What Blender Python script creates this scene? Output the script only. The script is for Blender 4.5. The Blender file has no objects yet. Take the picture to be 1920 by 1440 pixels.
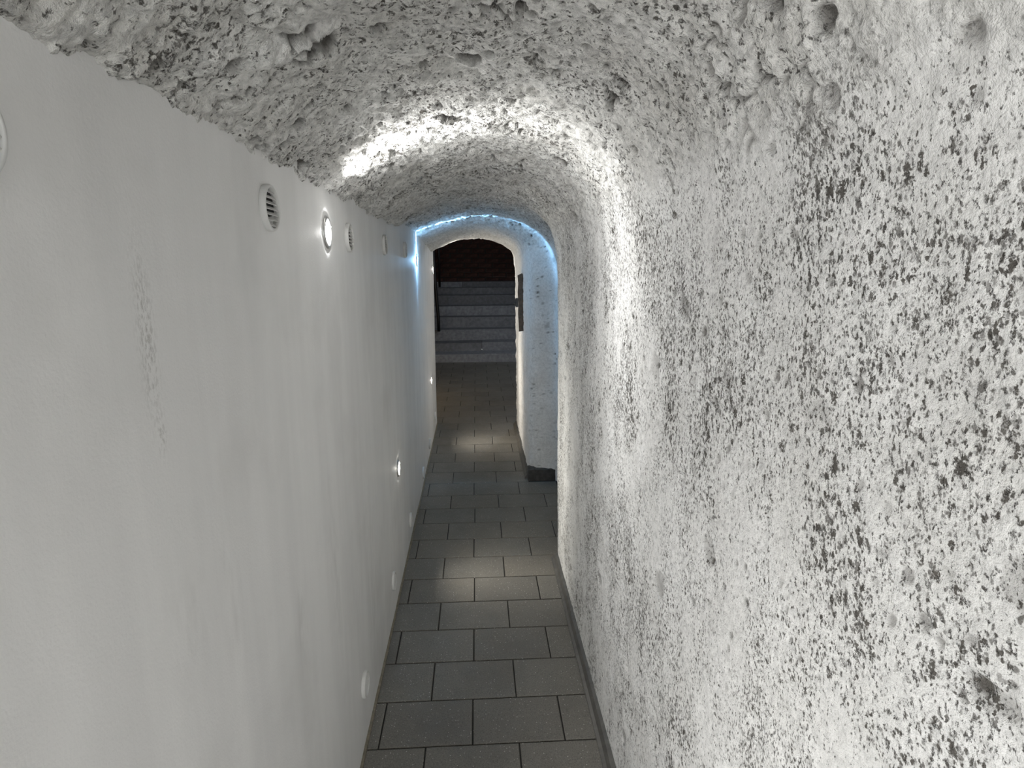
import bpy, bmesh, math, random
import numpy as np
from mathutils import Vector, Matrix

S = bpy.context.scene
COL = S.collection
random.seed(7)

# ------------------------------------------------------------------ camera, world, exposure
F_PX = 1100.0
cam_d = bpy.data.cameras.new('camera')
cam_d.sensor_fit = 'HORIZONTAL'
cam_d.sensor_width = 36.0
cam_d.lens = F_PX / 1920.0 * 36.0
cam_d.clip_start = 0.02
cam = bpy.data.objects.new('camera', cam_d)
COL.objects.link(cam)
_tp = (720 - 505) / F_PX
_pitch = math.atan(_tp)
_yaw = math.atan((960 - 892) * math.cos(_pitch) / F_PX)
cam.location = (0, 0, 1.5)
cam.rotation_euler = (math.pi / 2 - _pitch, 0, -_yaw)
S.camera = cam

w = bpy.data.worlds.new('world')
S.world = w
w.use_nodes = True
w.node_tree.nodes['Background'].inputs[0].default_value = (0.94, 0.955, 0.955, 1)
w.node_tree.nodes['Background'].inputs[1].default_value = 4.0
S.view_settings.view_transform = 'Standard'
S.view_settings.look = 'None'
S.view_settings.gamma = 1.0
S.view_settings.use_curve_mapping = False
S.view_settings.exposure = 0.95

# lamp table: position (y, z), base strength (W), fan strength, fan width, colour, lens glow
UP_LIGHTS = [
    (1.53, 1.590, 3.0, 11.0, 0.31, (1.0, 0.99, 0.975), 14, 1),
    (3.795, 1.556, 1.25, 26.0, 0.06, (0.28, 0.60, 1.0), 10, 0),
    (5.13, 1.500, 1.8, 7.0, 0.12, (1.0, 0.94, 0.86), 8, 1),
]
LOW_LIGHTS = [
    (2.62, 0.595, 2.2, 9.0, 0.30, (1.0, 0.96, 0.87), 12, 1),
    (4.66, 0.625, 2.0, 9.0, 0.34, (1.0, 0.92, 0.80), 9, 1),
]
BACK_FILL = [(-0.75, 1.59, 17.0, 4.0, 0.5, (1.0, 0.99, 0.975), 10, 1)]  # unseen; carries on the upper row, added for general brightness
BACK_FILL_LOW = [(0.52, 0.60, 6.5, 2.0, 0.4, (1.0, 0.985, 0.96), 10, 1),  # unseen low lamps, likewise added to brighten the near corridor
            (-1.60, 0.64, 8.0, 2.0, 0.4, (1.0, 0.985, 0.96), 10, 1)]
HALL_FILL = (7.0, 2.1, 17.0, 0, 0.3, (0.78, 0.88, 1.0), 6, 0)  # unseen hall lamp, added to light the steps
HALL_FILL_LOW = (6.05, 0.72, 4.0, 0.0, 0.3, (1.0, 0.72, 0.38), 4, 0)  # unseen hall lamp, added to warm the floor before the steps

XL = -0.37                      # face of the smooth left wall
Z0F, SLOPE = 1.5, 0.03          # the floor climbs gently


def fz(y):
    return SLOPE * (y - Z0F)


# ------------------------------------------------------------------ noise
_rng = np.random.RandomState(11)
_perm = np.concatenate([_rng.permutation(256)] * 3)
_g = _rng.normal(size=(256, 3))
_g /= np.linalg.norm(_g, axis=1)[:, None]
_r3 = _rng.rand(256, 4)


def perlin(P):
    P = np.asarray(P, np.float64)
    i = np.floor(P).astype(np.int64)
    f = P - i
    u = f * f * f * (f * (f * 6 - 15) + 10)
    i &= 255
    out = 0
    for dx in (0, 1):
        wx = u[:, 0] if dx else 1 - u[:, 0]
        for dy in (0, 1):
            wy = u[:, 1] if dy else 1 - u[:, 1]
            for dz in (0, 1):
                wz = u[:, 2] if dz else 1 - u[:, 2]
                h = _perm[_perm[_perm[(i[:, 0] + dx) & 255] + ((i[:, 1] + dy) & 255)] + ((i[:, 2] + dz) & 255)]
                g = _g[h]
                d = g[:, 0] * (f[:, 0] - dx) + g[:, 1] * (f[:, 1] - dy) + g[:, 2] * (f[:, 2] - dz)
                out = out + wx * wy * wz * d
    return out


def fbm(P, o=3, gain=0.5):
    a, t, n = 1.0, 0, 0
    for k in range(o):
        t = t + a * perlin(P * 2 ** k + 17.3 * k)
        n += a
        a *= gain
    return t / n


def pores(P, prob, rmin, rmax):
    """bowl-shaped holes scattered in space: 1 at the bottom of a hole, 0 outside"""
    i0 = np.floor(P).astype(np.int64)
    best = np.zeros(len(P))
    for dx in (-1, 0, 1):
        for dy in (-1, 0, 1):
            for dz in (-1, 0, 1):
                c = i0 + np.array([dx, dy, dz])
                h = _perm[_perm[_perm[c[:, 0] & 255] + (c[:, 1] & 255)] + (c[:, 2] & 255)]
                q = c + _r3[h][:, :3]
                d = np.linalg.norm(P - q, axis=1)
                h2 = _perm[h + 91]
                on = (_r3[h2][:, 0] < prob)
                r = rmin + (rmax - rmin) * _r3[h2][:, 1] ** 1.6
                v = np.where(on, np.clip(1 - d / r, 0, 1), 0)
                best = np.maximum(best, v)
    return best


def sstep(a, b, x):
    t = np.clip((x - a) / (b - a), 0, 1)
    return t * t * (3 - 2 * t)


# ------------------------------------------------------------------ materials
def mat(name):
    m = bpy.data.materials.new(name)
    m.use_nodes = True
    nt = m.node_tree
    return m, nt, nt.nodes['Principled BSDF']


def N(nt, t, **kw):
    n = nt.nodes.new(t)
    for k, v in kw.items():
        if k.startswith('_'):
            setattr(n, k[1:], v)
        else:
            n.inputs[k.replace('__', ' ')].default_value = v
    return n


def ramp(nt, src, stops):
    r = nt.nodes.new('ShaderNodeValToRGB')
    while len(r.color_ramp.elements) < len(stops):
        r.color_ramp.elements.new(0.5)
    for e, (p, c) in zip(r.color_ramp.elements, stops):
        e.position = p
        e.color = c if len(c) == 4 else (*c, 1)
    nt.links.new(src, r.inputs[0])
    return r.outputs[0]


def mixc(nt, fac, a, b, mode='MIX'):
    m = nt.nodes.new('ShaderNodeMix')
    m.data_type = 'RGBA'
    m.blend_type = mode
    for sock, v in ((m.inputs[0], fac), (m.inputs[6], a), (m.inputs[7], b)):
        if hasattr(v, 'is_linked'):
            nt.links.new(v, sock)
        elif isinstance(v, (int, float)):
            sock.default_value = v
        else:
            sock.default_value = (*v, 1)
    return m.outputs[2]


def math_(nt, op, a, b=None, c=None, clamp=False):
    m = nt.nodes.new('ShaderNodeMath')
    m.operation = op
    m.use_clamp = clamp
    for s, v in zip(m.inputs, (a, b, c)):
        if v is None:
            continue
        if hasattr(v, 'is_linked'):
            nt.links.new(v, s)
        else:
            s.default_value = v
    return m.outputs[0]


def objco(nt, scale=(1, 1, 1)):
    tc = nt.nodes.new('ShaderNodeTexCoord')
    mp = nt.nodes.new('ShaderNodeMapping')
    mp.inputs['Scale'].default_value = scale
    nt.links.new(tc.outputs['Object'], mp.inputs[0])
    return mp.outputs[0]


def noise(nt, co, scale, detail=3, rough=0.55, dist=0.0):
    n = N(nt, 'ShaderNodeTexNoise', Scale=scale, Detail=detail, Roughness=rough, Distortion=dist)
    nt.links.new(co, n.inputs['Vector'])
    return n.outputs[0]


def bump(nt, h, strength, dist, b):
    bp = N(nt, 'ShaderNodeBump', Strength=strength, Distance=dist)
    nt.links.new(h, bp.inputs['Height'])
    nt.links.new(bp.outputs[0], b.inputs['Normal'])


def rough_plaster(nt, b, base, shade, mottle, lo, hi, fine_scale, cells, stretch, relief):
    co = objco(nt)
    col = mixc(nt, ramp(nt, noise(nt, co, 7, 4), [(0.35, (0, 0, 0)), (0.68, (1, 1, 1))]), base, shade)
    # lime-wash worn to the grey render below
    mo = ramp(nt, noise(nt, co, mottle[0], 3, 0.68), [(0.42, (0, 0, 0)), (0.64, (1, 1, 1))])
    col = mixc(nt, math_(nt, 'MULTIPLY', mo, mottle[1]), col, tuple(c * 0.48 for c in base))
    # dirt that sits in the open pores; how open the plaster is varies from patch to patch
    patch = ramp(nt, noise(nt, objco(nt, (1, 1, .5)), 6.5, 3, 0.66), [(.34, (.38, .38, .38)), (.62, (1, 1, 1))])
    op = nt.nodes.new('ShaderNodeAttribute')
    op.attribute_name = 'open_grain'
    patch = math_(nt, 'MULTIPLY', patch, op.outputs['Fac'])
    th = math_(nt, 'MULTIPLY_ADD', patch, -0.13, 0.09)
    n1 = math_(nt, 'SUBTRACT', noise(nt, objco(nt, stretch), fine_scale, 3, 0.7), th)
    pm = ramp(nt, n1, [(lo, (0, 0, 0)), (hi, (1, 1, 1))])
    # grains that fell out, several sizes
    wob = N(nt, 'ShaderNodeTexNoise', Detail=2.0, Scale=210.0, Roughness=.65)
    nt.links.new(co, wob.inputs['Vector'])
    for (cell, amp, power, wgt) in cells:
        add = nt.nodes.new('ShaderNodeVectorMath')
        add.operation = 'MULTIPLY_ADD'
        nt.links.new(wob.outputs['Color'], add.inputs[0])
        add.inputs[1].default_value = (1.5 / cell,) * 3
        nt.links.new(objco(nt, stretch), add.inputs[2])
        vo = N(nt, 'ShaderNodeTexVoronoi', Scale=cell)
        nt.links.new(add.outputs[0], vo.inputs['Vector'])
        sep = nt.nodes.new('ShaderNodeSeparateColor')
        nt.links.new(vo.outputs['Color'], sep.inputs[0])
        rad = math_(nt, 'MULTIPLY', math_(nt, 'POWER', sep.outputs[0], power), math_(nt, 'MULTIPLY', patch, amp))
        p = math_(nt, 'MULTIPLY', math_(nt, 'SUBTRACT', rad, vo.outputs['Distance']), 4.2, clamp=True)
        pm = math_(nt, 'MAXIMUM', pm, math_(nt, 'MULTIPLY', p, math_(nt, 'MULTIPLY_ADD', sep.outputs[1], .5, wgt), clamp=True))
    at = nt.nodes.new('ShaderNodeAttribute')
    at.attribute_name = 'pit'
    pit = math_(nt, 'MULTIPLY', at.outputs['Fac'], 1.0, clamp=True)
    pm = math_(nt, 'MAXIMUM', pm, pit)
    grime = mixc(nt, noise(nt, co, 25, 2), (0.042, 0.038, 0.032), (0.105, 0.095, 0.082))
    col = mixc(nt, math_(nt, 'MULTIPLY', pm, 0.95), col, grime)
    nt.links.new(col, b.inputs['Base Color'])
    b.inputs['Roughness'].default_value = 0.88
    b.inputs['Specular IOR Level'].default_value = 0.25
    h = math_(nt, 'SUBTRACT', math_(nt, 'MULTIPLY', noise(nt, co, 150, 3, 0.7), 0.9), ramp(nt, n1, [(lo, (0, 0, 0)), (hi, (1, 1, 1))]))
    bump(nt, h, 0.85, relief, b)
    return b


# one plaster for vault and wall: coarse rubble overhead grades into pored plaster on the wall
M_ROUGH, _nt, _bw = mat('rough_white_plaster')
_bc = _nt.nodes.new('ShaderNodeBsdfPrincipled')
rough_plaster(_nt, _bw, (0.83, 0.83, 0.82), (0.73, 0.727, 0.71), (75, 0.36), 0.585, 0.68, 190,
              ((230, .84, 1.3, .55), (130, .80, 2.2, .75), (68, .70, 4.6, .85)), (1, 1, .70), .004)
rough_plaster(_nt, _bc, (0.80, 0.797, 0.775), (0.64, 0.63, 0.60), (60, 0.72), 0.585, 0.69, 105,
              ((120, .72, 1.7, .5), (60, .68, 2.8, .6), (30, .58, 5.0, .75)), (1, 1, 1), .007)
_va = _nt.nodes.new('ShaderNodeAttribute')
_va.attribute_name = 'vault'
_mx = _nt.nodes.new('ShaderNodeMixShader')
_nt.links.new(_va.outputs['Fac'], _mx.inputs[0])
_nt.links.new(_bw.outputs[0], _mx.inputs[1])
_nt.links.new(_bc.outputs[0], _mx.inputs[2])
_nt.links.new(_mx.outputs[0], _nt.nodes['Material Output'].inputs['Surface'])


def smooth_wall():
    m, nt, b = mat('smooth_white_plaster')
    co = objco(nt)
    st = noise(nt, objco(nt, (1, 7, 0.7)), 1.6, 4, 0.55)
    col = mixc(nt, ramp(nt, st, [(0.35, (0, 0, 0)), (0.7, (1, 1, 1))]), (0.80, 0.80, 0.79), (0.735, 0.735, 0.728))
    cl = noise(nt, co, 3.2, 4, 0.6)
    col = mixc(nt, math_(nt, 'MULTIPLY', ramp(nt, cl, [(0.5, (0, 0, 0)), (0.75, (1, 1, 1))]), 0.35), col, (0.56, 0.555, 0.54))
    # rubbed-off scuffs: (y, z, half width, half height, strength)
    geo = nt.nodes.new('ShaderNodeNewGeometry')
    sx = nt.nodes.new('ShaderNodeSeparateXYZ')
    nt.links.new(geo.outputs['Position'], sx.inputs[0])
    spk = ramp(nt, noise(nt, objco(nt, (1, 1, 0.45)), 230, 3, 0.7), [(0.47, (0, 0, 0)), (0.62, (1, 1, 1))])
    soft = ramp(nt, noise(nt, objco(nt, (1, 1, 0.3)), 40, 3, 0.6), [(0.4, (0, 0, 0)), (0.7, (1, 1, 1))])
    for (y, z, wy, wz, k, tex) in ((0.682, 1.425, 0.016, 0.085, 0.55, spk), (0.690, 1.31, 0.008, 0.02, 0.4, spk),
                                   (1.13, 0.78, 0.03, 0.10, 0.22, soft), (1.42, 0.72, 0.05, 0.2, 0.16, soft),
                                   (0.83, 1.02, 0.03, 0.14, 0.12, soft), (0.62, 0.66, 0.05, 0.05, 0.15, soft),
                                   (0.70, 1.05, 0.05, 0.08, 0.14, soft), (1.9, 0.45, 0.08, 0.3, 0.14, soft)):
        a = math_(nt, 'POWER', math_(nt, 'DIVIDE', math_(nt, 'SUBTRACT', sx.outputs[1], y), wy), 2.0)
        c = math_(nt, 'POWER', math_(nt, 'DIVIDE', math_(nt, 'SUBTRACT', sx.outputs[2], z), wz), 2.0)
        e = math_(nt, 'EXPONENT', math_(nt, 'MULTIPLY', math_(nt, 'ADD', a, c), -1.0))
        col = mixc(nt, math_(nt, 'MULTIPLY', math_(nt, 'MULTIPLY', e, tex), k), col, (0.20, 0.19, 0.17))
    nt.links.new(col, b.inputs['Base Color'])
    b.inputs['Roughness'].default_value = 0.62
    b.inputs['Specular IOR Level'].default_value = 0.35
    h = math_(nt, 'ADD', noise(nt, co, 260, 2), math_(nt, 'MULTIPLY', noise(nt, co, 9, 2), 2.0))
    bump(nt, h, 0.22, 0.002, b)
    return m


M_WALL_L = smooth_wall()


def plain(name, col, rough, scale=40, var=0.15, metal=0.0, bmp=0.15, bd=0.002):
    m, nt, b = mat(name)
    co = objco(nt)
    n = noise(nt, co, scale, 4, 0.6)
    c = mixc(nt, ramp(nt, n, [(0.3, (0, 0, 0)), (0.7, (1, 1, 1))]), tuple(x * (1 - var) for x in col), tuple(min(1, x * (1 + var)) for x in col))
    nt.links.new(c, b.inputs['Base Color'])
    b.inputs['Roughness'].default_value = rough
    b.inputs['Metallic'].default_value = metal
    bump(nt, n, bmp, bd, b)
    return m


def tile_mat():
    m, nt, b = mat('grey_terrazzo')
    geo = nt.nodes.new('ShaderNodeNewGeometry')
    co = geo.outputs['Position']
    oi = nt.nodes.new('ShaderNodeObjectInfo')
    rnd = oi.outputs['Random']
    base = mixc(nt, rnd, (0.170, 0.160, 0.140), (0.205, 0.194, 0.170))
    warm = ramp(nt, rnd, [(0.80, (0, 0, 0)), (0.92, (1, 1, 1))])
    base = mixc(nt, math_(nt, 'MULTIPLY', warm, 0.2), base, (0.16, 0.125, 0.085))
    g = noise(nt, co, 330, 2, 0.7)
    base = mixc(nt, math_(nt, 'MULTIPLY', ramp(nt, g, [(0.36, (1, 1, 1)), (0.52, (0, 0, 0))]), 0.6), base, (0.045, 0.043, 0.04))
    g2 = noise(nt, co, 210, 3, 0.7)
    base = mixc(nt, math_(nt, 'MULTIPLY', ramp(nt, g2, [(0.60, (0, 0, 0)), (0.70, (1, 1, 1))]), 0.55), base, (0.34, 0.33, 0.31))
    vo = N(nt, 'ShaderNodeTexVoronoi', Scale=95.0)
    nt.links.new(co, vo.inputs['Vector'])
    sp = ramp(nt, vo.outputs['Distance'], [(0.10, (1, 1, 1)), (0.19, (0, 0, 0))])
    sepc = nt.nodes.new('ShaderNodeSeparateColor')
    nt.links.new(vo.outputs['Color'], sepc.inputs[0])
    sp = math_(nt, 'MULTIPLY', sp, math_(nt, 'GREATER_THAN', sepc.outputs[0], 0.55))
    base = mixc(nt, math_(nt, 'MULTIPLY', sp, 0.9), base, (0.60, 0.58, 0.54))
    dirt = noise(nt, co, 4, 4, 0.6)
    base = mixc(nt, math_(nt, 'MULTIPLY', ramp(nt, dirt, [(0.45, (0, 0, 0)), (0.75, (1, 1, 1))]), 0.4), base, (0.065, 0.06, 0.05))
    nt.links.new(base, b.inputs['Base Color'])
    r = math_(nt, 'MULTIPLY_ADD', noise(nt, co, 12, 3), 0.25, 0.33)
    nt.links.new(r, b.inputs['Roughness'])
    bump(nt, g2, 0.12, 0.001, b)
    return m


M_TILE = tile_mat()
M_JOINT = plain('dark_joint_mortar', (0.022, 0.021, 0.019), 0.9)
M_SKIRT = plain('grey_cement_skirting', (0.085, 0.082, 0.075), 0.45, 30, 0.3, bmp=0.3)
M_DKSKIRT = plain('dark_damp_skirting', (0.05, 0.048, 0.045), 0.7, 30, 0.4, bmp=0.5)
M_THIN = plain('brown_mortar_line', (0.20, 0.175, 0.13), 0.7, 60, 0.3)
M_PLASTIC = plain('white_plastic', (0.66, 0.66, 0.645), 0.5, 60, 0.03, bmp=0.02)
M_VENTDARK = plain('dark_vent_hollow', (0.02, 0.02, 0.019), 0.8)
M_METAL = plain('brushed_steel', (0.55, 0.55, 0.54), 0.32, 200, 0.08, metal=0.9, bmp=0.05)
M_STONE = plain('worn_grey_stone', (0.30, 0.31, 0.335), 0.6, 22, 0.30, bmp=0.6, bd=0.006)
_nt = M_STONE.node_tree
_b = _nt.nodes['Principled BSDF']
_src = _b.inputs['Base Color'].links[0].from_socket
_oi = _nt.nodes.new('ShaderNodeObjectInfo')
_nt.links.new(mixc(_nt, math_(_nt, 'MULTIPLY', _oi.outputs['Random'], 0.6), _src, (0.09, 0.09, 0.095)), _b.inputs['Base Color'])
M_BRICK = plain('dark_red_brick', (0.055, 0.022, 0.016), 0.85, 18, 0.5, bmp=0.5)
M_BMORTAR = plain('sooty_mortar', (0.035, 0.028, 0.025), 0.9)
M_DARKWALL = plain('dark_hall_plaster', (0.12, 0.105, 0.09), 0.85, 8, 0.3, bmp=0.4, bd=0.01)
M_RUST = plain('rusty_brown_iron', (0.105, 0.075, 0.055), 0.65, 45, 0.45, metal=0.3, bmp=0.6)
M_BLACK = plain('black_painted_iron', (0.012, 0.012, 0.013), 0.4, 80, 0.2)


def glow_mat(name, colr, strength):
    m, nt, b = mat(name)
    b.inputs['Base Color'].default_value = (0.8, 0.8, 0.8, 1)
    b.inputs['Roughness'].default_value = 0.3
    b.inputs['Emission Color'].default_value = (*colr, 1)
    b.inputs['Emission Strength'].default_value = strength
    return m


# ------------------------------------------------------------------ object helpers
def link(name, me, m=None, parent=None):
    o = bpy.data.objects.new(name, me)
    if m is not None and len(me.materials) == 0:
        me.materials.append(m)
    COL.objects.link(o)
    if parent is not None:
        o.parent = parent
    return o


def from_bm(name, bm, m=None, parent=None, smooth=False):
    me = bpy.data.meshes.new(name)
    bmesh.ops.recalc_face_normals(bm, faces=bm.faces)
    if smooth:
        for f in bm.faces:
            f.smooth = True
    bm.to_mesh(me)
    bm.free()
    return link(name, me, m, parent)


def structure(o):
    o['kind'] = 'structure'
    return o


def thing(name, label, cat, loc=(0, 0, 0), group=None):
    o = bpy.data.objects.new(name, None)
    COL.objects.link(o)
    o.empty_display_size = 0.03
    o.location = loc
    o['label'] = label
    o['category'] = cat
    if group:
        o['group'] = group
    return o


def box(bm, x0, x1, y0, y1, z0, z1, bev=0.0):
    r = bmesh.ops.create_cube(bm, size=1.0)
    bmesh.ops.transform(bm, verts=r['verts'], matrix=Matrix.Translation(((x0 + x1) / 2, (y0 + y1) / 2, (z0 + z1) / 2)) @ Matrix.Diagonal((x1 - x0, y1 - y0, z1 - z0, 1)))
    if bev:
        es = list({e for v in r['verts'] for e in v.link_edges})
        bmesh.ops.bevel(bm, geom=es, offset=bev, segments=1, affect='EDGES')


def lathe_x(bm, prof, seg=40, close=False):
    """revolve (radius, x) points about the X axis"""
    rings = []
    for (r, x) in prof:
        if r < 1e-6:
            rings.append([bm.verts.new((x, 0, 0))])
        else:
            rings.append([bm.verts.new((x, r * math.cos(2 * math.pi * k / seg), r * math.sin(2 * math.pi * k / seg))) for k in range(seg)])
    pairs = list(zip(rings, rings[1:])) + ([(rings[-1], rings[0])] if close else [])
    for a, c in pairs:
        for k in range(seg):
            k2 = (k + 1) % seg
            va = [a[k % len(a)], a[k2 % len(a)], c[k2 % len(c)], c[k % len(c)]]
            vs = []
            for v in va:
                if v not in vs:
                    vs.append(v)
            if len(vs) > 2:
                bm.faces.new(vs)


def tube(bm, pts, r, seg=10):
    pts = [Vector(p) for p in pts]
    rings = []
    for i, p in enumerate(pts):
        t = (pts[min(i + 1, len(pts) - 1)] - pts[max(i - 1, 0)]).normalized()
        a = t.orthogonal().normalized() if i == 0 else (rings_a - t * rings_a.dot(t)).normalized()
        rings_a = a
        c = t.cross(a)
        rings.append([bm.verts.new(p + r * (math.cos(2 * math.pi * k / seg) * a + math.sin(2 * math.pi * k / seg) * c)) for k in range(seg)])
    for A, B in zip(rings, rings[1:]):
        for k in range(seg):
            bm.faces.new((A[k], A[(k + 1) % seg], B[(k + 1) % seg], B[k]))
    bm.faces.new(rings[0])
    bm.faces.new(rings[-1])


def np_mesh(name, V, quads, attr=None, grain=None, vault=None):
    me = bpy.data.meshes.new(name)
    nv, nq = len(V), len(quads)
    me.vertices.add(nv)
    me.vertices.foreach_set('co', np.ascontiguousarray(V, np.float32).ravel())
    me.loops.add(nq * 4)
    me.loops.foreach_set('vertex_index', np.ascontiguousarray(quads, np.int32).ravel())
    me.polygons.add(nq)
    me.polygons.foreach_set('loop_start', np.arange(0, nq * 4, 4, dtype=np.int32))
    me.polygons.foreach_set('use_smooth', np.ones(nq, bool))
    me.update(calc_edges=True)
    if attr is not None:
        a = me.attributes.new('pit', 'FLOAT', 'POINT')
        a.data.foreach_set('value', np.ascontiguousarray(attr, np.float32))
        a = me.attributes.new('open_grain', 'FLOAT', 'POINT')
        a.data.foreach_set('value', np.ascontiguousarray(grain, np.float32))
        a = me.attributes.new('vault', 'FLOAT', 'POINT')
        a.data.foreach_set('value', np.ascontiguousarray(vault, np.float32))
    return me


# ------------------------------------------------------------------ the rough vault and right wall
# cross-sections, left crease -> apex -> right wall -> foot, all with the same number of points
PN = [(-.415, 1.672), (-.37, 1.700), (-.317, 1.738), (-.249, 1.784), (-.17, 1.822), (-.05, 1.853), (.05, 1.862), (.14, 1.853),
      (.23, 1.820), (.30, 1.765), (.345, 1.690), (.372, 1.58), (.383, 1.42), (.390, 1.0), (.396, .55), (.402, .12), (.403, -.10)]
PW = [(-.415, 1.700), (-.37, 1.735), (-.317, 1.755), (-.249, 1.778), (-.17, 1.804), (-.05, 1.826), (.05, 1.832), (.15, 1.824),
      (.25, 1.800), (.365, 1.742), (.436, 1.683), (.488, 1.60), (.520, 1.42), (.535, 1.0), (.545, .55), (.555, .12), (.555, -.10)]
PP = [(-.415, 1.625), (-.37, 1.648), (-.325, 1.672), (-.26, 1.703), (-.17, 1.735), (-.08, 1.752), (.00, 1.757), (.08, 1.752),
      (.16, 1.735), (.262, 1.692), (.318, 1.634), (.334, 1.53), (.340, 1.40), (.345, 1.0), (.350, .55), (.355, .12), (.356, -.10)]
PF = [(-.415, 1.69), (-.37, 1.715), (-.325, 1.738), (-.25, 1.765), (-.17, 1.786), (-.06, 1.806), (.03, 1.809), (.11, 1.798),
      (.19, 1.772), (.285, 1.712), (.328, 1.634), (.338, 1.53), (.342, 1.40), (.346, 1.0), (.350, .55), (.355, .12), (.356, -.10)]
PO = [(-.9, 2.7), (-.85, 2.75), (-.7, 2.8), (-.5, 2.85), (-.3, 2.9), (-.1, 2.9), (.1, 2.9), (.3, 2.9),
      (.6, 2.9), (1.0, 2.8), (1.15, 2.6), (1.15, 2.2), (1.15, 1.8), (1.15, 1.2), (1.15, .6), (1.15, .15), (1.15, -.10)]
PN, PW, PP, PF, PO = [np.array(p) for p in (PN, PW, PP, PF, PO)]
K = len(PN)
SPLIT = 10


def lerp(a, c, t):
    return a + (c - a) * t


def section(y):
    # returns profile at depth y of the long stretch
    P = PN.copy()
    P[2:10, 1] += 0.008 * math.sin(y * 2.1) - 0.012 * float(sstep(1.7, 2.3, np.array(y)))
    return P


keys = []                                           # (y, profile)
for y in np.linspace(-3.2, 0.2, 18):
    keys.append((y, section(y)))
yy = 0.26
while yy < 2.76:
    keys.append((yy, section(yy)))
    yy += 0.12
for y, t in ((2.76, 0), (2.81, .04), (2.84, .15), (2.858, .38), (2.870, .7), (2.885, .95), (2.92, 1.0), (3.3, 1.0)):
    keys.append((y, lerp(section(2.7), PW, t)))
for y, t in ((3.72, 0), (3.80, .02), (3.835, .10), (3.850, .3), (3.858, .55), (3.866, .8), (3.885, .95), (3.93, 1.0)):
    keys.append((y, lerp(PW, PF, t)))
for y, t in ((4.3, .3), (4.7, .65), (5.02, 1.0)):
    keys.append((y, lerp(PF, PP, t)))
for y, t in ((5.14, .0), (5.20, .012), (5.24, .04), (5.26, .15), (5.27, .5), (5.275, 1.0)):
    keys.append((y, lerp(PP, PO, t)))
# cumulative "length" of the sweep, so that the steep faces get rows too
ks = [0.0]
for (ya, pa), (yb, pb) in zip(keys, keys[1:]):
    ks.append(ks[-1] + math.hypot(yb - ya, np.abs(pb - pa).max()))
ks = np.array(ks)
KY = np.array([k[0] for k in keys])
KP = np.array([k[1] for k in keys])                 # T,K,2
# rows: fine near the camera, coarser away from it
ts = [ks[0]]
while ts[-1] < ks[-1]:
    y = np.interp(ts[-1], ks, KY)
    ts.append(ts[-1] + (0.05 if y < 0.15 else max(0.0022, 0.0046 * y)) if y < 5.25 else ts[-1] + 0.06)
ts = np.array(ts)
ts[-1] = ks[-1]
RY = np.interp(ts, ks, KY)
RP = np.stack([[np.interp(ts, ks, KP[:, k, c]) for c in (0, 1)] for k in range(K)], 0)   # K,2,T
RP = np.transpose(RP, (2, 0, 1))                    # T,K,2
# columns: Catmull-Rom through the K control points
seglen = np.linalg.norm(np.diff(PN, axis=0), axis=1)
us = []
for k in range(K - 1):
    n = max(2, int(seglen[k] / 0.0042))
    us += [k + q / n for q in range(n)]
us.append(K - 1.0)
us = np.array(us)
k1 = np.minimum(us.astype(int), K - 2)
ft = us - k1
k0, k2, k3 = np.maximum(k1 - 1, 0), k1 + 1, np.minimum(k1 + 2, K - 1)
b0 = -.5 * ft ** 3 + ft ** 2 - .5 * ft
b1 = 1.5 * ft ** 3 - 2.5 * ft ** 2 + 1
b2 = -1.5 * ft ** 3 + 2 * ft ** 2 + .5 * ft
b3 = .5 * ft ** 3 - .5 * ft ** 2
XZ = (RP[:, k0] * b0[None, :, None] + RP[:, k1] * b1[None, :, None] + RP[:, k2] * b2[None, :, None] + RP[:, k3] * b3[None, :, None])
T_, U_ = XZ.shape[:2]
G = np.empty((T_, U_, 3))
G[..., 0] = XZ[..., 0]
G[..., 1] = RY[:, None]
G[..., 2] = XZ[..., 1] + np.where(us > 12, 0.0, 0.0)[None, :]
dT = np.gradient(G, axis=0)
dU = np.gradient(G, axis=1)
NRM = np.cross(dU, dT)
NRM /= np.maximum(np.linalg.norm(NRM, axis=2, keepdims=True), 1e-9)
# inward = towards the tunnel's axis
ctr = np.stack([np.zeros((T_, U_)), G[..., 1] - 0.02, np.full((T_, U_), 1.0)], -1)
if ((ctr - G) * NRM).sum(-1).mean() < 0:
    NRM = -NRM
P = G.reshape(-1, 3)
# weight of the vault's coarse rubble look against the finer wall plaster
wv = np.broadcast_to(1 - sstep(9.2, 11.2, us), (T_, U_)).reshape(-1)
wv = np.clip(wv + 0.35 * fbm(P * 5, 2), 0, 1)
vlt = sstep(.12, .88, wv + 0.5 * fbm(P * 16 + 50, 3))
far = sstep(3.84, 3.95, P[:, 1])                    # the narrow end passage is smoother
calm = 1 - 0.40 * far
big = fbm(P * np.array([4.2, 3.6, 3.0]), 3)
midn = fbm(P * 13 + 3, 3)
fine = fbm(P * 42 + 9, 3)
rid = 1 - np.abs(fbm(P * np.array([17, 17, 17]) + 5, 3)) * 3
warp = np.stack([perlin(P * 30 + 40), perlin(P * 30 + 60), perlin(P * 30 + 80)], 1)
pz = np.maximum(pores(P * np.array([15, 12, 15]) + warp * .40, .30, .10, .46), pores(P * np.array([30, 24, 30]) + warp * .45 + 7, .30, .10, .46) * wv)      # gouges of 1-3 cm
clus = np.clip(fbm(P * 4.5 + 31, 2) * 2.2 + .62, 0.15, 1.2)
pz = np.maximum(pz, wv * pores(P * np.array([11, 7, 11]) + warp * .55 + 3, .22, .12, .40))
pz2 = pores(P * 44 + warp * .40, .46, .12, .50)     # pores of 3-10 mm
gv = sstep(.02, .22, pz)
gp = sstep(.04, .40, pz2)
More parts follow.
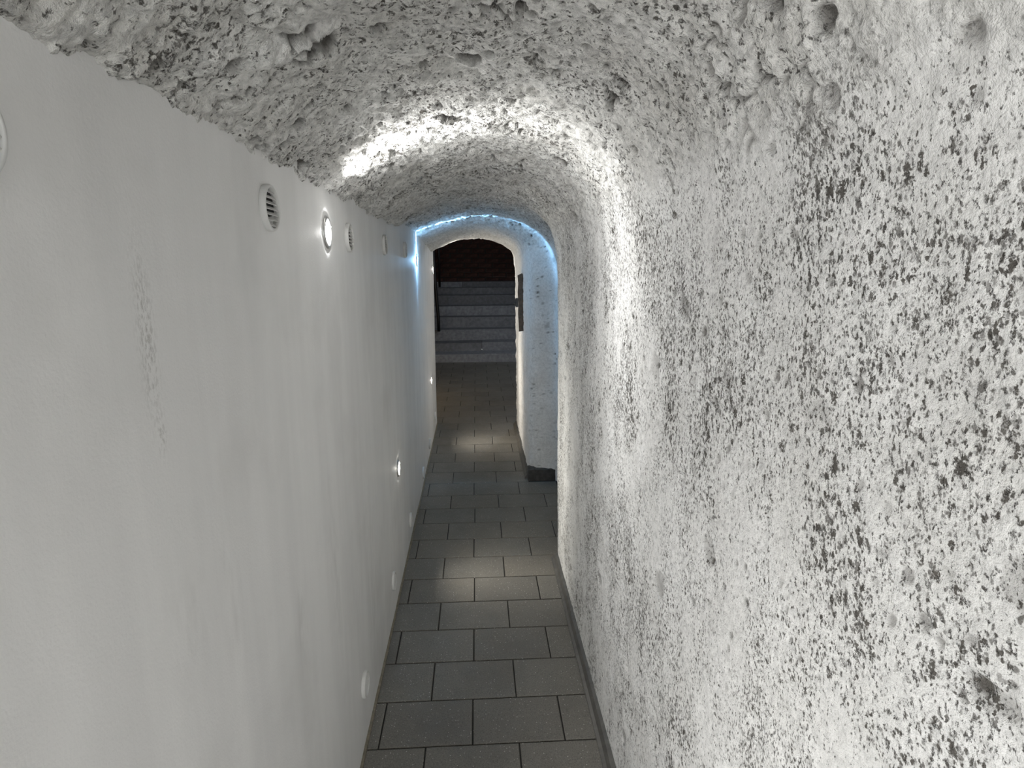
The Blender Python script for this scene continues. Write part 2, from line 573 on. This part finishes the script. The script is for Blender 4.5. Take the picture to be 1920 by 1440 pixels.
crk = sstep(.80, .93, 1 - np.abs(perlin(P * np.array([6.5, 6.5, 9.0]) + 70 + .35 * warp)) * 5) * sstep(.05, .3, fbm(P * 5 + 12, 2))
disp = wv * (0.020 * big + 0.030 * midn + 0.012 * fine + 0.004 * rid - 0.019 * gv - 0.005 * gp * clus - 0.012 * crk) \
    + (1 - wv) * (0.012 * big + 0.005 * midn + 0.004 * fine - 0.009 * gv * 0.5 * clus - 0.0055 * gp * clus)
grain = 1 - 0.72 * sstep(3.55, 3.84, P[:, 1])
fine2 = fbm(P * 95 + 21, 2)
disp += wv * 0.007 * fine2 + (1 - wv) * far * (0.022 * midn + 0.010 * fine)
disp *= calm * (1 - 0.45 * (1 - wv) * (1 - sstep(.5, 1.2, P[:, 1])))
pit = np.clip(wv * (0.95 * gv + 0.65 * gp * clus + 0.8 * crk) + (1 - wv) * (0.45 * gv * clus + 0.85 * gp * clus), 0, 1)
pit *= (1 - 0.8 * far)
fade = np.broadcast_to(1 - sstep(14.6, 15.4, us), (T_, U_)).reshape(-1)
disp *= fade
V = P + NRM.reshape(-1, 3) * disp[:, None]
idx = np.arange(T_ * U_).reshape(T_, U_)


def strip(name, ua, ub, m):
    c = idx[:, ua:ub + 1]
    sub = c.reshape(-1)
    loc = np.arange(len(sub)).reshape(c.shape)
    q = np.stack([loc[:-1, :-1], loc[1:, :-1], loc[1:, 1:], loc[:-1, 1:]], -1).reshape(-1, 4)
    o = link(name, np_mesh(name, V[sub], q, pit[sub], grain[sub], vlt[sub]), m)
    return structure(o)


split_u = int(np.argmin(np.abs(us - SPLIT)))
strip('ceiling', 0, split_u, M_ROUGH)
strip('wall_right', split_u, U_ - 1, M_ROUGH)


def wall_x_right(y, z=0.03):
    """clean (undisplaced) face of the right wall at depth y, near the foot"""
    r = int(np.argmin(np.abs(RY - y)))
    c = XZ[r]
    lo = c[split_u:]
    return float(np.interp(-z, -lo[:, 1], lo[:, 0]))


# ------------------------------------------------------------------ smooth left wall
Y_END = 5.27
ys = np.concatenate([np.linspace(-3.2, 0.2, 12), np.linspace(0.3, Y_END - .03, 90)])
zs = np.linspace(-0.15, 1.86, 60)
YY, ZZ = np.meshgrid(ys, zs, indexing='ij')
Pw = np.stack([np.full(YY.size, XL), YY.ravel(), ZZ.ravel()], 1)
Pw[:, 0] += 0.006 * fbm(Pw * np.array([1, 1.6, 1.3]), 2) + 0.0012 * fbm(Pw * 9, 2)
n0 = len(Pw)
c = np.arange(n0).reshape(len(ys), len(zs))
q = np.stack([c[:-1, :-1], c[1:, :-1], c[1:, 1:], c[:-1, 1:]], -1).reshape(-1, 4).tolist()
# rounded far end and the return into the hall
prev = c[-1]
Pw = Pw.tolist()
for (x, y) in ((XL - .004, Y_END - .014), (XL - .014, Y_END - .004), (XL - .03, Y_END), (-1.3, Y_END)):
    cur = []
    for z in zs:
        cur.append(len(Pw))
        Pw.append((x, y, z))
    for k in range(len(zs) - 1):
        q.append((prev[k], cur[k], cur[k + 1], prev[k + 1]))
    prev = np.array(cur)
me = np_mesh('wall_left', np.array(Pw), np.array(q))
structure(link('wall_left', me, M_WALL_L))

# ------------------------------------------------------------------ hall behind the opening
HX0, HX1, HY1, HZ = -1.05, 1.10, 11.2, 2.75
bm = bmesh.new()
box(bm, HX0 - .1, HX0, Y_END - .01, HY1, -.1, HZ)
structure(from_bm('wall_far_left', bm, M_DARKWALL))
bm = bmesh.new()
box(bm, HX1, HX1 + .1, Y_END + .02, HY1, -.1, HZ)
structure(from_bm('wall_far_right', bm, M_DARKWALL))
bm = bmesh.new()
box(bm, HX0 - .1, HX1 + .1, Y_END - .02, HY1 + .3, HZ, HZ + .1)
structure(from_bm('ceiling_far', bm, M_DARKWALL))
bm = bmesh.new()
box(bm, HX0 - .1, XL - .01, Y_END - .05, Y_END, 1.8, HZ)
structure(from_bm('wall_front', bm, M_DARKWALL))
# brick back wall: each brick a piece
bm = bmesh.new()
box(bm, HX0 - .1, HX1 + .1, HY1, HY1 + .12, 1.0, HZ)
wall_back = structure(from_bm('wall_back', bm, M_BMORTAR))
brick_me = None
for row in range(12):
    z = 1.22 + row * .088
    x = -.86 + (.13 if row % 2 else 0)
    while x < .92:
        if brick_me is None:
            bm = bmesh.new()
            box(bm, -.12, .12, -.014, .02, -.037, .037, .006)
            o = from_bm('brick', bm, M_BRICK, wall_back)
            brick_me = o.data
        else:
            o = link('brick', brick_me, None, wall_back)
        o.location = (x + random.uniform(-.006, .006), HY1 + random.uniform(-.012, .004), z + random.uniform(-.004, .004))
        o.rotation_euler = (random.uniform(-.02, .02), random.uniform(-.02, .02), random.uniform(-.03, .03))
        x += .26

# ------------------------------------------------------------------ floor and its tiles
YS = 8.27                                           # foot of the stairs
bm = bmesh.new()
vs = [bm.verts.new((x, y, fz(y) + dz)) for dz in (-.0045, -.12) for (x, y) in ((HX0, -3.2), (HX1, -3.2), (HX1, 9.4), (HX0, 9.4))]
for f in ((0, 1, 2, 3), (7, 6, 5, 4), (0, 4, 5, 1), (1, 5, 6, 2), (2, 6, 7, 3), (3, 7, 4, 0)):
    bm.faces.new([vs[k] for k in f])
floor = structure(from_bm('floor', bm, M_JOINT))


def row_y(k):
    return 1.63 + .1975 * k if k <= 10 else 3.605 + .2045 * (k - 10)


tile_cache = {}


def tile_mesh(wx, wy):
    key = (round(wx, 4), round(wy, 4))
    if key not in tile_cache:
        bm = bmesh.new()
        h, e, d = .014, .0022, .0016
        a, c = wx / 2, wy / 2
        rings = [[(-a, -c, -h), (a, -c, -h), (a, c, -h), (-a, c, -h)], [(-a, -c, -d), (a, -c, -d), (a, c, -d), (-a, c, -d)],
                 [(-a + e, -c + e, 0), (a - e, -c + e, 0), (a - e, c - e, 0), (-a + e, c - e, 0)]]
        rv = [[bm.verts.new(p) for p in r] for r in rings]
        for A, B in zip(rv, rv[1:]):
            for k in range(4):
                bm.faces.new((A[k], A[(k + 1) % 4], B[(k + 1) % 4], B[k]))
        bm.faces.new(rv[-1])
        me = bpy.data.meshes.new('tile')
        bmesh.ops.recalc_face_normals(bm, faces=bm.faces)
        bm.to_mesh(me)
        bm.free()
        me.materials.append(M_TILE)
        tile_cache[key] = me
    return tile_cache[key]


GAP = .0024
slope_a = math.atan(SLOPE)
for k in range(-8, 33):
    ya, yb = row_y(k), row_y(k + 1)
    ym = (ya + yb) / 2
    if ya > YS + .02:
        break
    if ym < 2.80:
        xa, xb = XL + .003, .398
    elif ym < 3.80:
        xa, xb = XL + .003, .535
    elif ym < 5.2:
        xa, xb = XL + .003, .348
    else:
        xa, xb = -.80, .82
    off = (-.025 if k % 2 == 0 else .125) + random.uniform(-.003, .003)
    j = off + .3 * math.floor((xa - off) / .3)
    while j < xb:
        l, r = max(j, xa), min(j + .3, xb)
        if r - l > .02:
            o = link('tile', tile_mesh(r - l - 2 * GAP, yb - ya - 2 * GAP), None, floor)
            o.location = ((l + r) / 2, ym, fz(ym) + random.uniform(-.0005, .0005))
            o.rotation_euler = (slope_a + random.uniform(-.002, .002), random.uniform(-.002, .002), random.uniform(-.002, .002))
        j += .3


def sweep(name, rows, m):
    bm = bmesh.new()
    prev = None
    for r in rows:
        cur = [bm.verts.new(p) for p in r]
        if prev:
            for k in range(len(cur)):
                bm.faces.new((prev[k], prev[(k + 1) % len(cur)], cur[(k + 1) % len(cur)], cur[k]))
        else:
            bm.faces.new(cur)
        prev = cur
    bm.faces.new(prev)
    return structure(from_bm(name, bm, m))


# cement cove along the right wall's foot, and the dark damp one across the recess
rows = []
for y in np.arange(-3.1, 2.80, .04):
    x, z = .40, fz(y)
    n = .004 * float(perlin(np.array([[y * 5, .3, .7]]))[0]) + .002 * float(perlin(np.array([[y * 23, 3.3, .7]]))[0])
    rows.append([(x - .030 + n, y, z - .02), (x - .028 + n, y, z + .005), (x - .018 + n, y, z + .012), (x - .010 + n * 1.5, y, z + .030 + n), (x + .03, y, z + .05), (x + .03, y, z - .02)])
sweep('baseboard_right', rows, M_SKIRT)
rows = []
for y in np.arange(3.87, 5.22, .05):
    x, z = .352, fz(y)
    n = .004 * float(perlin(np.array([[y * 5, 9.3, .7]]))[0])
    rows.append([(x - .030 + n, y, z - .02), (x - .028 + n, y, z + .006), (x - .012 + n, y, z + .03), (x + .03, y, z + .035), (x + .03, y, z - .02)])
sweep('baseboard_far_right', rows, M_SKIRT)
rows = []
for x in np.arange(.345, .60, .02):
    y = 3.845
    z = fz(y)
    n = .012 * float(perlin(np.array([[x * 31, 5.3, .7]]))[0])
    rows.append([(x, y - .012 + n * .3, z - .02), (x, y - .010 + n * .3, z + .075 + n), (x, y + .05, z + .09 + n), (x, y + .05, z - .02)])
sweep('baseboard_back', rows, M_DKSKIRT)
rows = []
for y in np.arange(-3.1, Y_END - .02, .06):
    z = fz(y)
    n = .0012 * float(perlin(np.array([[y * 6, 2.3, .7]]))[0])
    rows.append([(XL - .02, y, z - .02), (XL + .009 + n, y, z - .02), (XL + .008 + n, y, z + .008), (XL - .02, y, z + .014)])
sweep('baseboard_left', rows, M_THIN)

# ------------------------------------------------------------------ stone stairs
stairs = thing('stone_staircase', 'worn grey stone steps climbing in the dark beyond the arched opening', 'stairs', (0, YS, 0))
heights = [.318, .437, .60, .762, .915, 1.075, 1.19, 1.285]
deps = [YS, 8.62, 8.96, 9.30, 9.62, 9.95, 10.24, 10.52]


def stone(x0, x1, y0, y1, z0, z1, seed, tilt):
    bm = bmesh.new()
    box(bm, x0, x1, y0, y1, z0, z1)
    bmesh.ops.subdivide_edges(bm, edges=[e for e in bm.edges if abs(e.verts[0].co.x - e.verts[1].co.x) > .1], cuts=int((x1 - x0) / .06), use_grid_fill=True)
    top = [e for e in bm.edges if all(v.co.z > z1 - 1e-4 and v.co.y < y0 + 1e-4 for v in e.verts)]
    bmesh.ops.bevel(bm, geom=top, offset=.016, segments=2, affect='EDGES')
    pts = np.array([v.co[:] for v in bm.verts])
    d = fbm(pts * 8 + seed, 2) * .016
    for v, k in zip(bm.verts, d):
        if v.co.y < y0 + .03:
            v.co.y += k * .6
        if v.co.z > z1 - .03:
            v.co.z += k * .35
        v.co.z += tilt * v.co.x
        v.co.y -= YS
    return from_bm('step_stone', bm, M_STONE, stairs)


for n, (z, y) in enumerate(zip(heights, deps)):
    y1 = deps[n + 1] + .05 if n + 1 < len(deps) else HY1 - .06
    zb = -.0 + .1 if n == 0 else heights[n - 1] - .14
    if n == 1:
        stone(-.98, .075, y, y1, zb, z, 3.1, .012)
        stone(.081, 1.04, y + .012, y1, zb, z + .004, 8.1, .012)
    elif n == 7:
        stone(-.98, -.24, y, y1, zb, z, 5.1, .008)
        stone(-.234, 1.04, y + .01, y1, zb, z + .002, 6.4, .008)
    else:
        stone(-.98, 1.04, y, y1, zb, z, 2.3 * n, .010)

rail = thing('handrail', 'thin black iron handrail standing left of the stone steps', 'handrail', (-.58, 8.9, .6))
bm = bmesh.new()
tube(bm, [(-.045, 0, 1.42), (-.04, 0, 1.1), (-.025, 0, .7), (.0, 0, .34), (.012, 0, .17), (.012, 0, -.02)], .024)
from_bm('rail_bar', bm, M_BLACK, rail, True)
bm = bmesh.new()
tube(bm, [(-.045, 0, 1.42), (-.045, .5, 1.55), (-.045, 1.4, 1.80)], .022)
from_bm('top_rail', bm, M_BLACK, rail, True)
bm = bmesh.new()
tube(bm, [(-.045, 1.4, 1.80), (-.045, 1.4, .60)], .02)
from_bm('post', bm, M_BLACK, rail, True)

# ------------------------------------------------------------------ iron strip on the right jamb
lt = thing('iron_strip', 'jagged rusty brown strip with a small latch on the right door jamb', 'door fitting', (.320, 4.30, 1.26))
bm = bmesh.new()
prof = [(-.024, .265), (.004, .285), (.016, .27), (.014, .20), (.022, .15), (.016, .08), (.024, -.02), (.018, -.12), (.020, -.20), (.014, -.23), (.016, -.275), (-.014, -.28), (-.016, -.20),
        (-.020, -.10), (-.018, .0), (-.022, .10), (-.019, .19)]
fr = [bm.verts.new((x * 1.1 + .006, -.011, z * .745)) for x, z in prof]
bk = [bm.verts.new((x * 1.1 + .010, .016, z * .745)) for x, z in prof]
bm.faces.new(fr)
bm.faces.new(bk[::-1])
for k in range(len(prof)):
    k2 = (k + 1) % len(prof)
    bm.faces.new((fr[k], bk[k], bk[k2], fr[k2]))
from_bm('strip_plate', bm, M_RUST, lt)
bm = bmesh.new()
box(bm, -.034, -.015, -.014, .004, -.03, .035, .003)
box(bm, -.048, -.030, -.010, .0, -.012, .0, .002)
from_bm('latch', bm, M_BLACK, lt)

# ------------------------------------------------------------------ round louvred vents
def make_vent(label, loc, group):
    t = thing('air_vent', label, 'vent', loc, group)
    bm = bmesh.new()
    lathe_x(bm, [(.0405, -.006), (.0405, .0085), (.0395, .0105), (.0365, .0115), (.0350, .0105), (.0345, .002), (.0345, -.006)], 44, True)
    from_bm('rim', bm, M_PLASTIC, t, True)
    bm = bmesh.new()
    lathe_x(bm, [(0, .0005), (.0350, .0005), (.0350, -.004), (0, -.004)], 32)
    from_bm('hollow', bm, M_VENTDARK, t)
    ns = 7
    for k in range(ns):
        z = (k - (ns - 1) / 2) * .0094
        hw = math.sqrt(max(.0346 ** 2 - (abs(z) + .003) ** 2, 1e-6))
        bm = bmesh.new()
        sec = [(.0015, .0032), (.0026, .0037), (.0100, -.0024), (.0092, -.0034)]
        A = [bm.verts.new((x, -hw, z + d)) for x, d in sec]
        B = [bm.verts.new((x, hw, z + d)) for x, d in sec]
        bm.faces.new(A)
        bm.faces.new(B[::-1])
        for i in range(4):
            bm.faces.new((A[i], B[i], B[(i + 1) % 4], A[(i + 1) % 4]))
        from_bm('slat', bm, M_PLASTIC, t)
    return t


def copy_thing(src, loc, label):
    r = src.copy()
    COL.objects.link(r)
    r.location = loc
    r['label'] = label
    for ch in src.children:
        c = ch.copy()
        COL.objects.link(c)
        c.parent = r
    return r


UPV = [(.4645, 1.602, 'round white louvred vent cut by the left edge of the photo'),
       (1.11, 1.607, 'round white louvred vent high on the smooth wall, left of the upper lamp'),
       (1.775, 1.590, 'round white louvred vent just right of the first upper lamp'),
       (2.46, 1.597, 'round white vent high on the wall midway between white and blue upper lamps'),
       (3.16, 1.600, 'round white vent high on the wall, just left of the blue-white lamp')]
LOWV = [(1.672, .206, 'white vent cap near the floor, closest to the camera'),
        (2.33, .190, 'white vent cap near the floor, second from the camera, below the low lamp'),
        (3.01, .165, 'white vent cap near the floor, third from the camera, just past the low lamp'),
        (3.78, .160, 'white vent cap near the floor below the blue-lit strip of wall'),
        (4.35, .19, 'white vent cap near the floor, second last before the arched opening'),
        (4.97, .25, 'white vent cap near the floor, last before the arched opening')]
v0 = None
for y, z, lab in UPV:
    if v0 is None:
        v0 = make_vent(lab, (XL, y, z), 'round vents along the top of the left wall')
    else:
        copy_thing(v0, (XL, y, z), lab)
for y, z, lab in LOWV:
    copy_thing(v0, (XL, y, z), lab)['group'] = 'vent caps along the foot of the left wall'


# ------------------------------------------------------------------ recessed wall lamps
def make_lamp(label, spec, group, x=XL, flip=1):
    y, z, basew, fan, width, colr, glow, soft = spec
    t = thing('wall_light', label, 'lamp', (x, y, z), group)
    if x > 0:
        t.rotation_euler = (0, 0, math.pi)
    bm = bmesh.new()
    lathe_x(bm, [(.0395, -.006), (.0395, .003), (.0375, .0055), (.0335, .0062), (.0275, .0045), (.0265, .0010), (.0265, -.006)], 44, True)
    from_bm('trim_ring', bm, M_METAL, t, True)
    for k in range(3):
        bm = bmesh.new()
        lathe_x(bm, [(0, .0078), (.0022, .0072), (.0026, .0055), (.0026, .004), (0, .004)], 10)
        s = from_bm('screw', bm, M_METAL, t, True)
        a = math.radians(-90 + 120 * k)
        s.location = (0, .032 * math.cos(a), .032 * math.sin(a))
    bm = bmesh.new()
    lathe_x(bm, [(0, .0065), (.010, .0062), (.019, .0048), (.0262, .001), (.0262, -.003), (0, -.003)], 32)
    from_bm('lens', bm, glow_mat('lamp_glass', colr, glow), t, True)
    # the lamp's own light: a soft glow plus the fan thrown by its cross slits
    ld = bpy.data.lights.new('wall_light_bulb', 'POINT')
    ld.energy = 1.0
    ld.color = colr
    ld.shadow_soft_size = .005 if soft else .012
    ld.use_nodes = True
    nt = ld.node_tree
    em = nt.nodes['Emission']
    g = nt.nodes.new('ShaderNodeNewGeometry')
    sx = nt.nodes.new('ShaderNodeSeparateXYZ')
    nt.links.new(g.outputs['Incoming'], sx.inputs[0])
    q = math_(nt, 'POWER', math_(nt, 'DIVIDE', sx.outputs[1], width), 2.0)
    e = math_(nt, 'EXPONENT', math_(nt, 'MULTIPLY', q, -1.0))
    if soft:                                        # deep-set lens: little light along the wall itself
        ax = math_(nt, 'MULTIPLY', math_(nt, 'SUBTRACT', math_(nt, 'ABSOLUTE', sx.outputs[0]), .24), 3.2, clamp=True)
        e = math_(nt, 'MULTIPLY', e, ax)
        st = math_(nt, 'MULTIPLY_ADD', e, fan, math_(nt, 'MULTIPLY_ADD', ax, basew * .97, basew * .03))
    else:                                           # its slit throws upward far more than down
        e = math_(nt, 'MULTIPLY', e, math_(nt, 'MAXIMUM', math_(nt, 'MULTIPLY_ADD', sx.outputs[2], 3.0, .75, clamp=True), .15))
        st = math_(nt, 'MULTIPLY_ADD', e, fan, basew)
    nt.links.new(st, em.inputs['Strength'])
    lo = bpy.data.objects.new('wall_light_bulb', ld)
    COL.objects.link(lo)
    lo.parent = t
    lo.location = (.013 if soft else .034, 0, 0)
    return t


UPL = ['round recessed lamp glowing white high on the left wall, nearest the camera',
       'round recessed lamp shining blue-white high on the left wall before the arch',
       'round recessed lamp high on the left wall at the edge of the dark opening']
LOWL = ['low round lamp glowing white above the floor on the left wall, nearer one',
        'low round lamp on the left wall beside the arched opening, farther one']
for s, lab in zip(UP_LIGHTS, UPL):
    make_lamp(lab, s, 'upper lamps along the left wall')
for s, lab in zip(LOW_LIGHTS, LOWL):
    make_lamp(lab, s, 'lower lamps along the left wall')
for s in BACK_FILL_LOW:
    make_lamp('added unseen low round lamp on the left wall ' + ('below the bottom edge of the photo' if s[0] > 0 else 'behind the photographer'), s, 'lower lamps along the left wall')
for s in BACK_FILL:
    make_lamp('added unseen round recessed lamp high on the left wall behind the photographer', s, 'upper lamps along the left wall')
make_lamp('added unseen round lamp high on the side wall of the dark stair hall', HALL_FILL, None, HX1)
make_lamp('added unseen warm low lamp on the side wall of the dark stair hall', HALL_FILL_LOW, None, HX0)
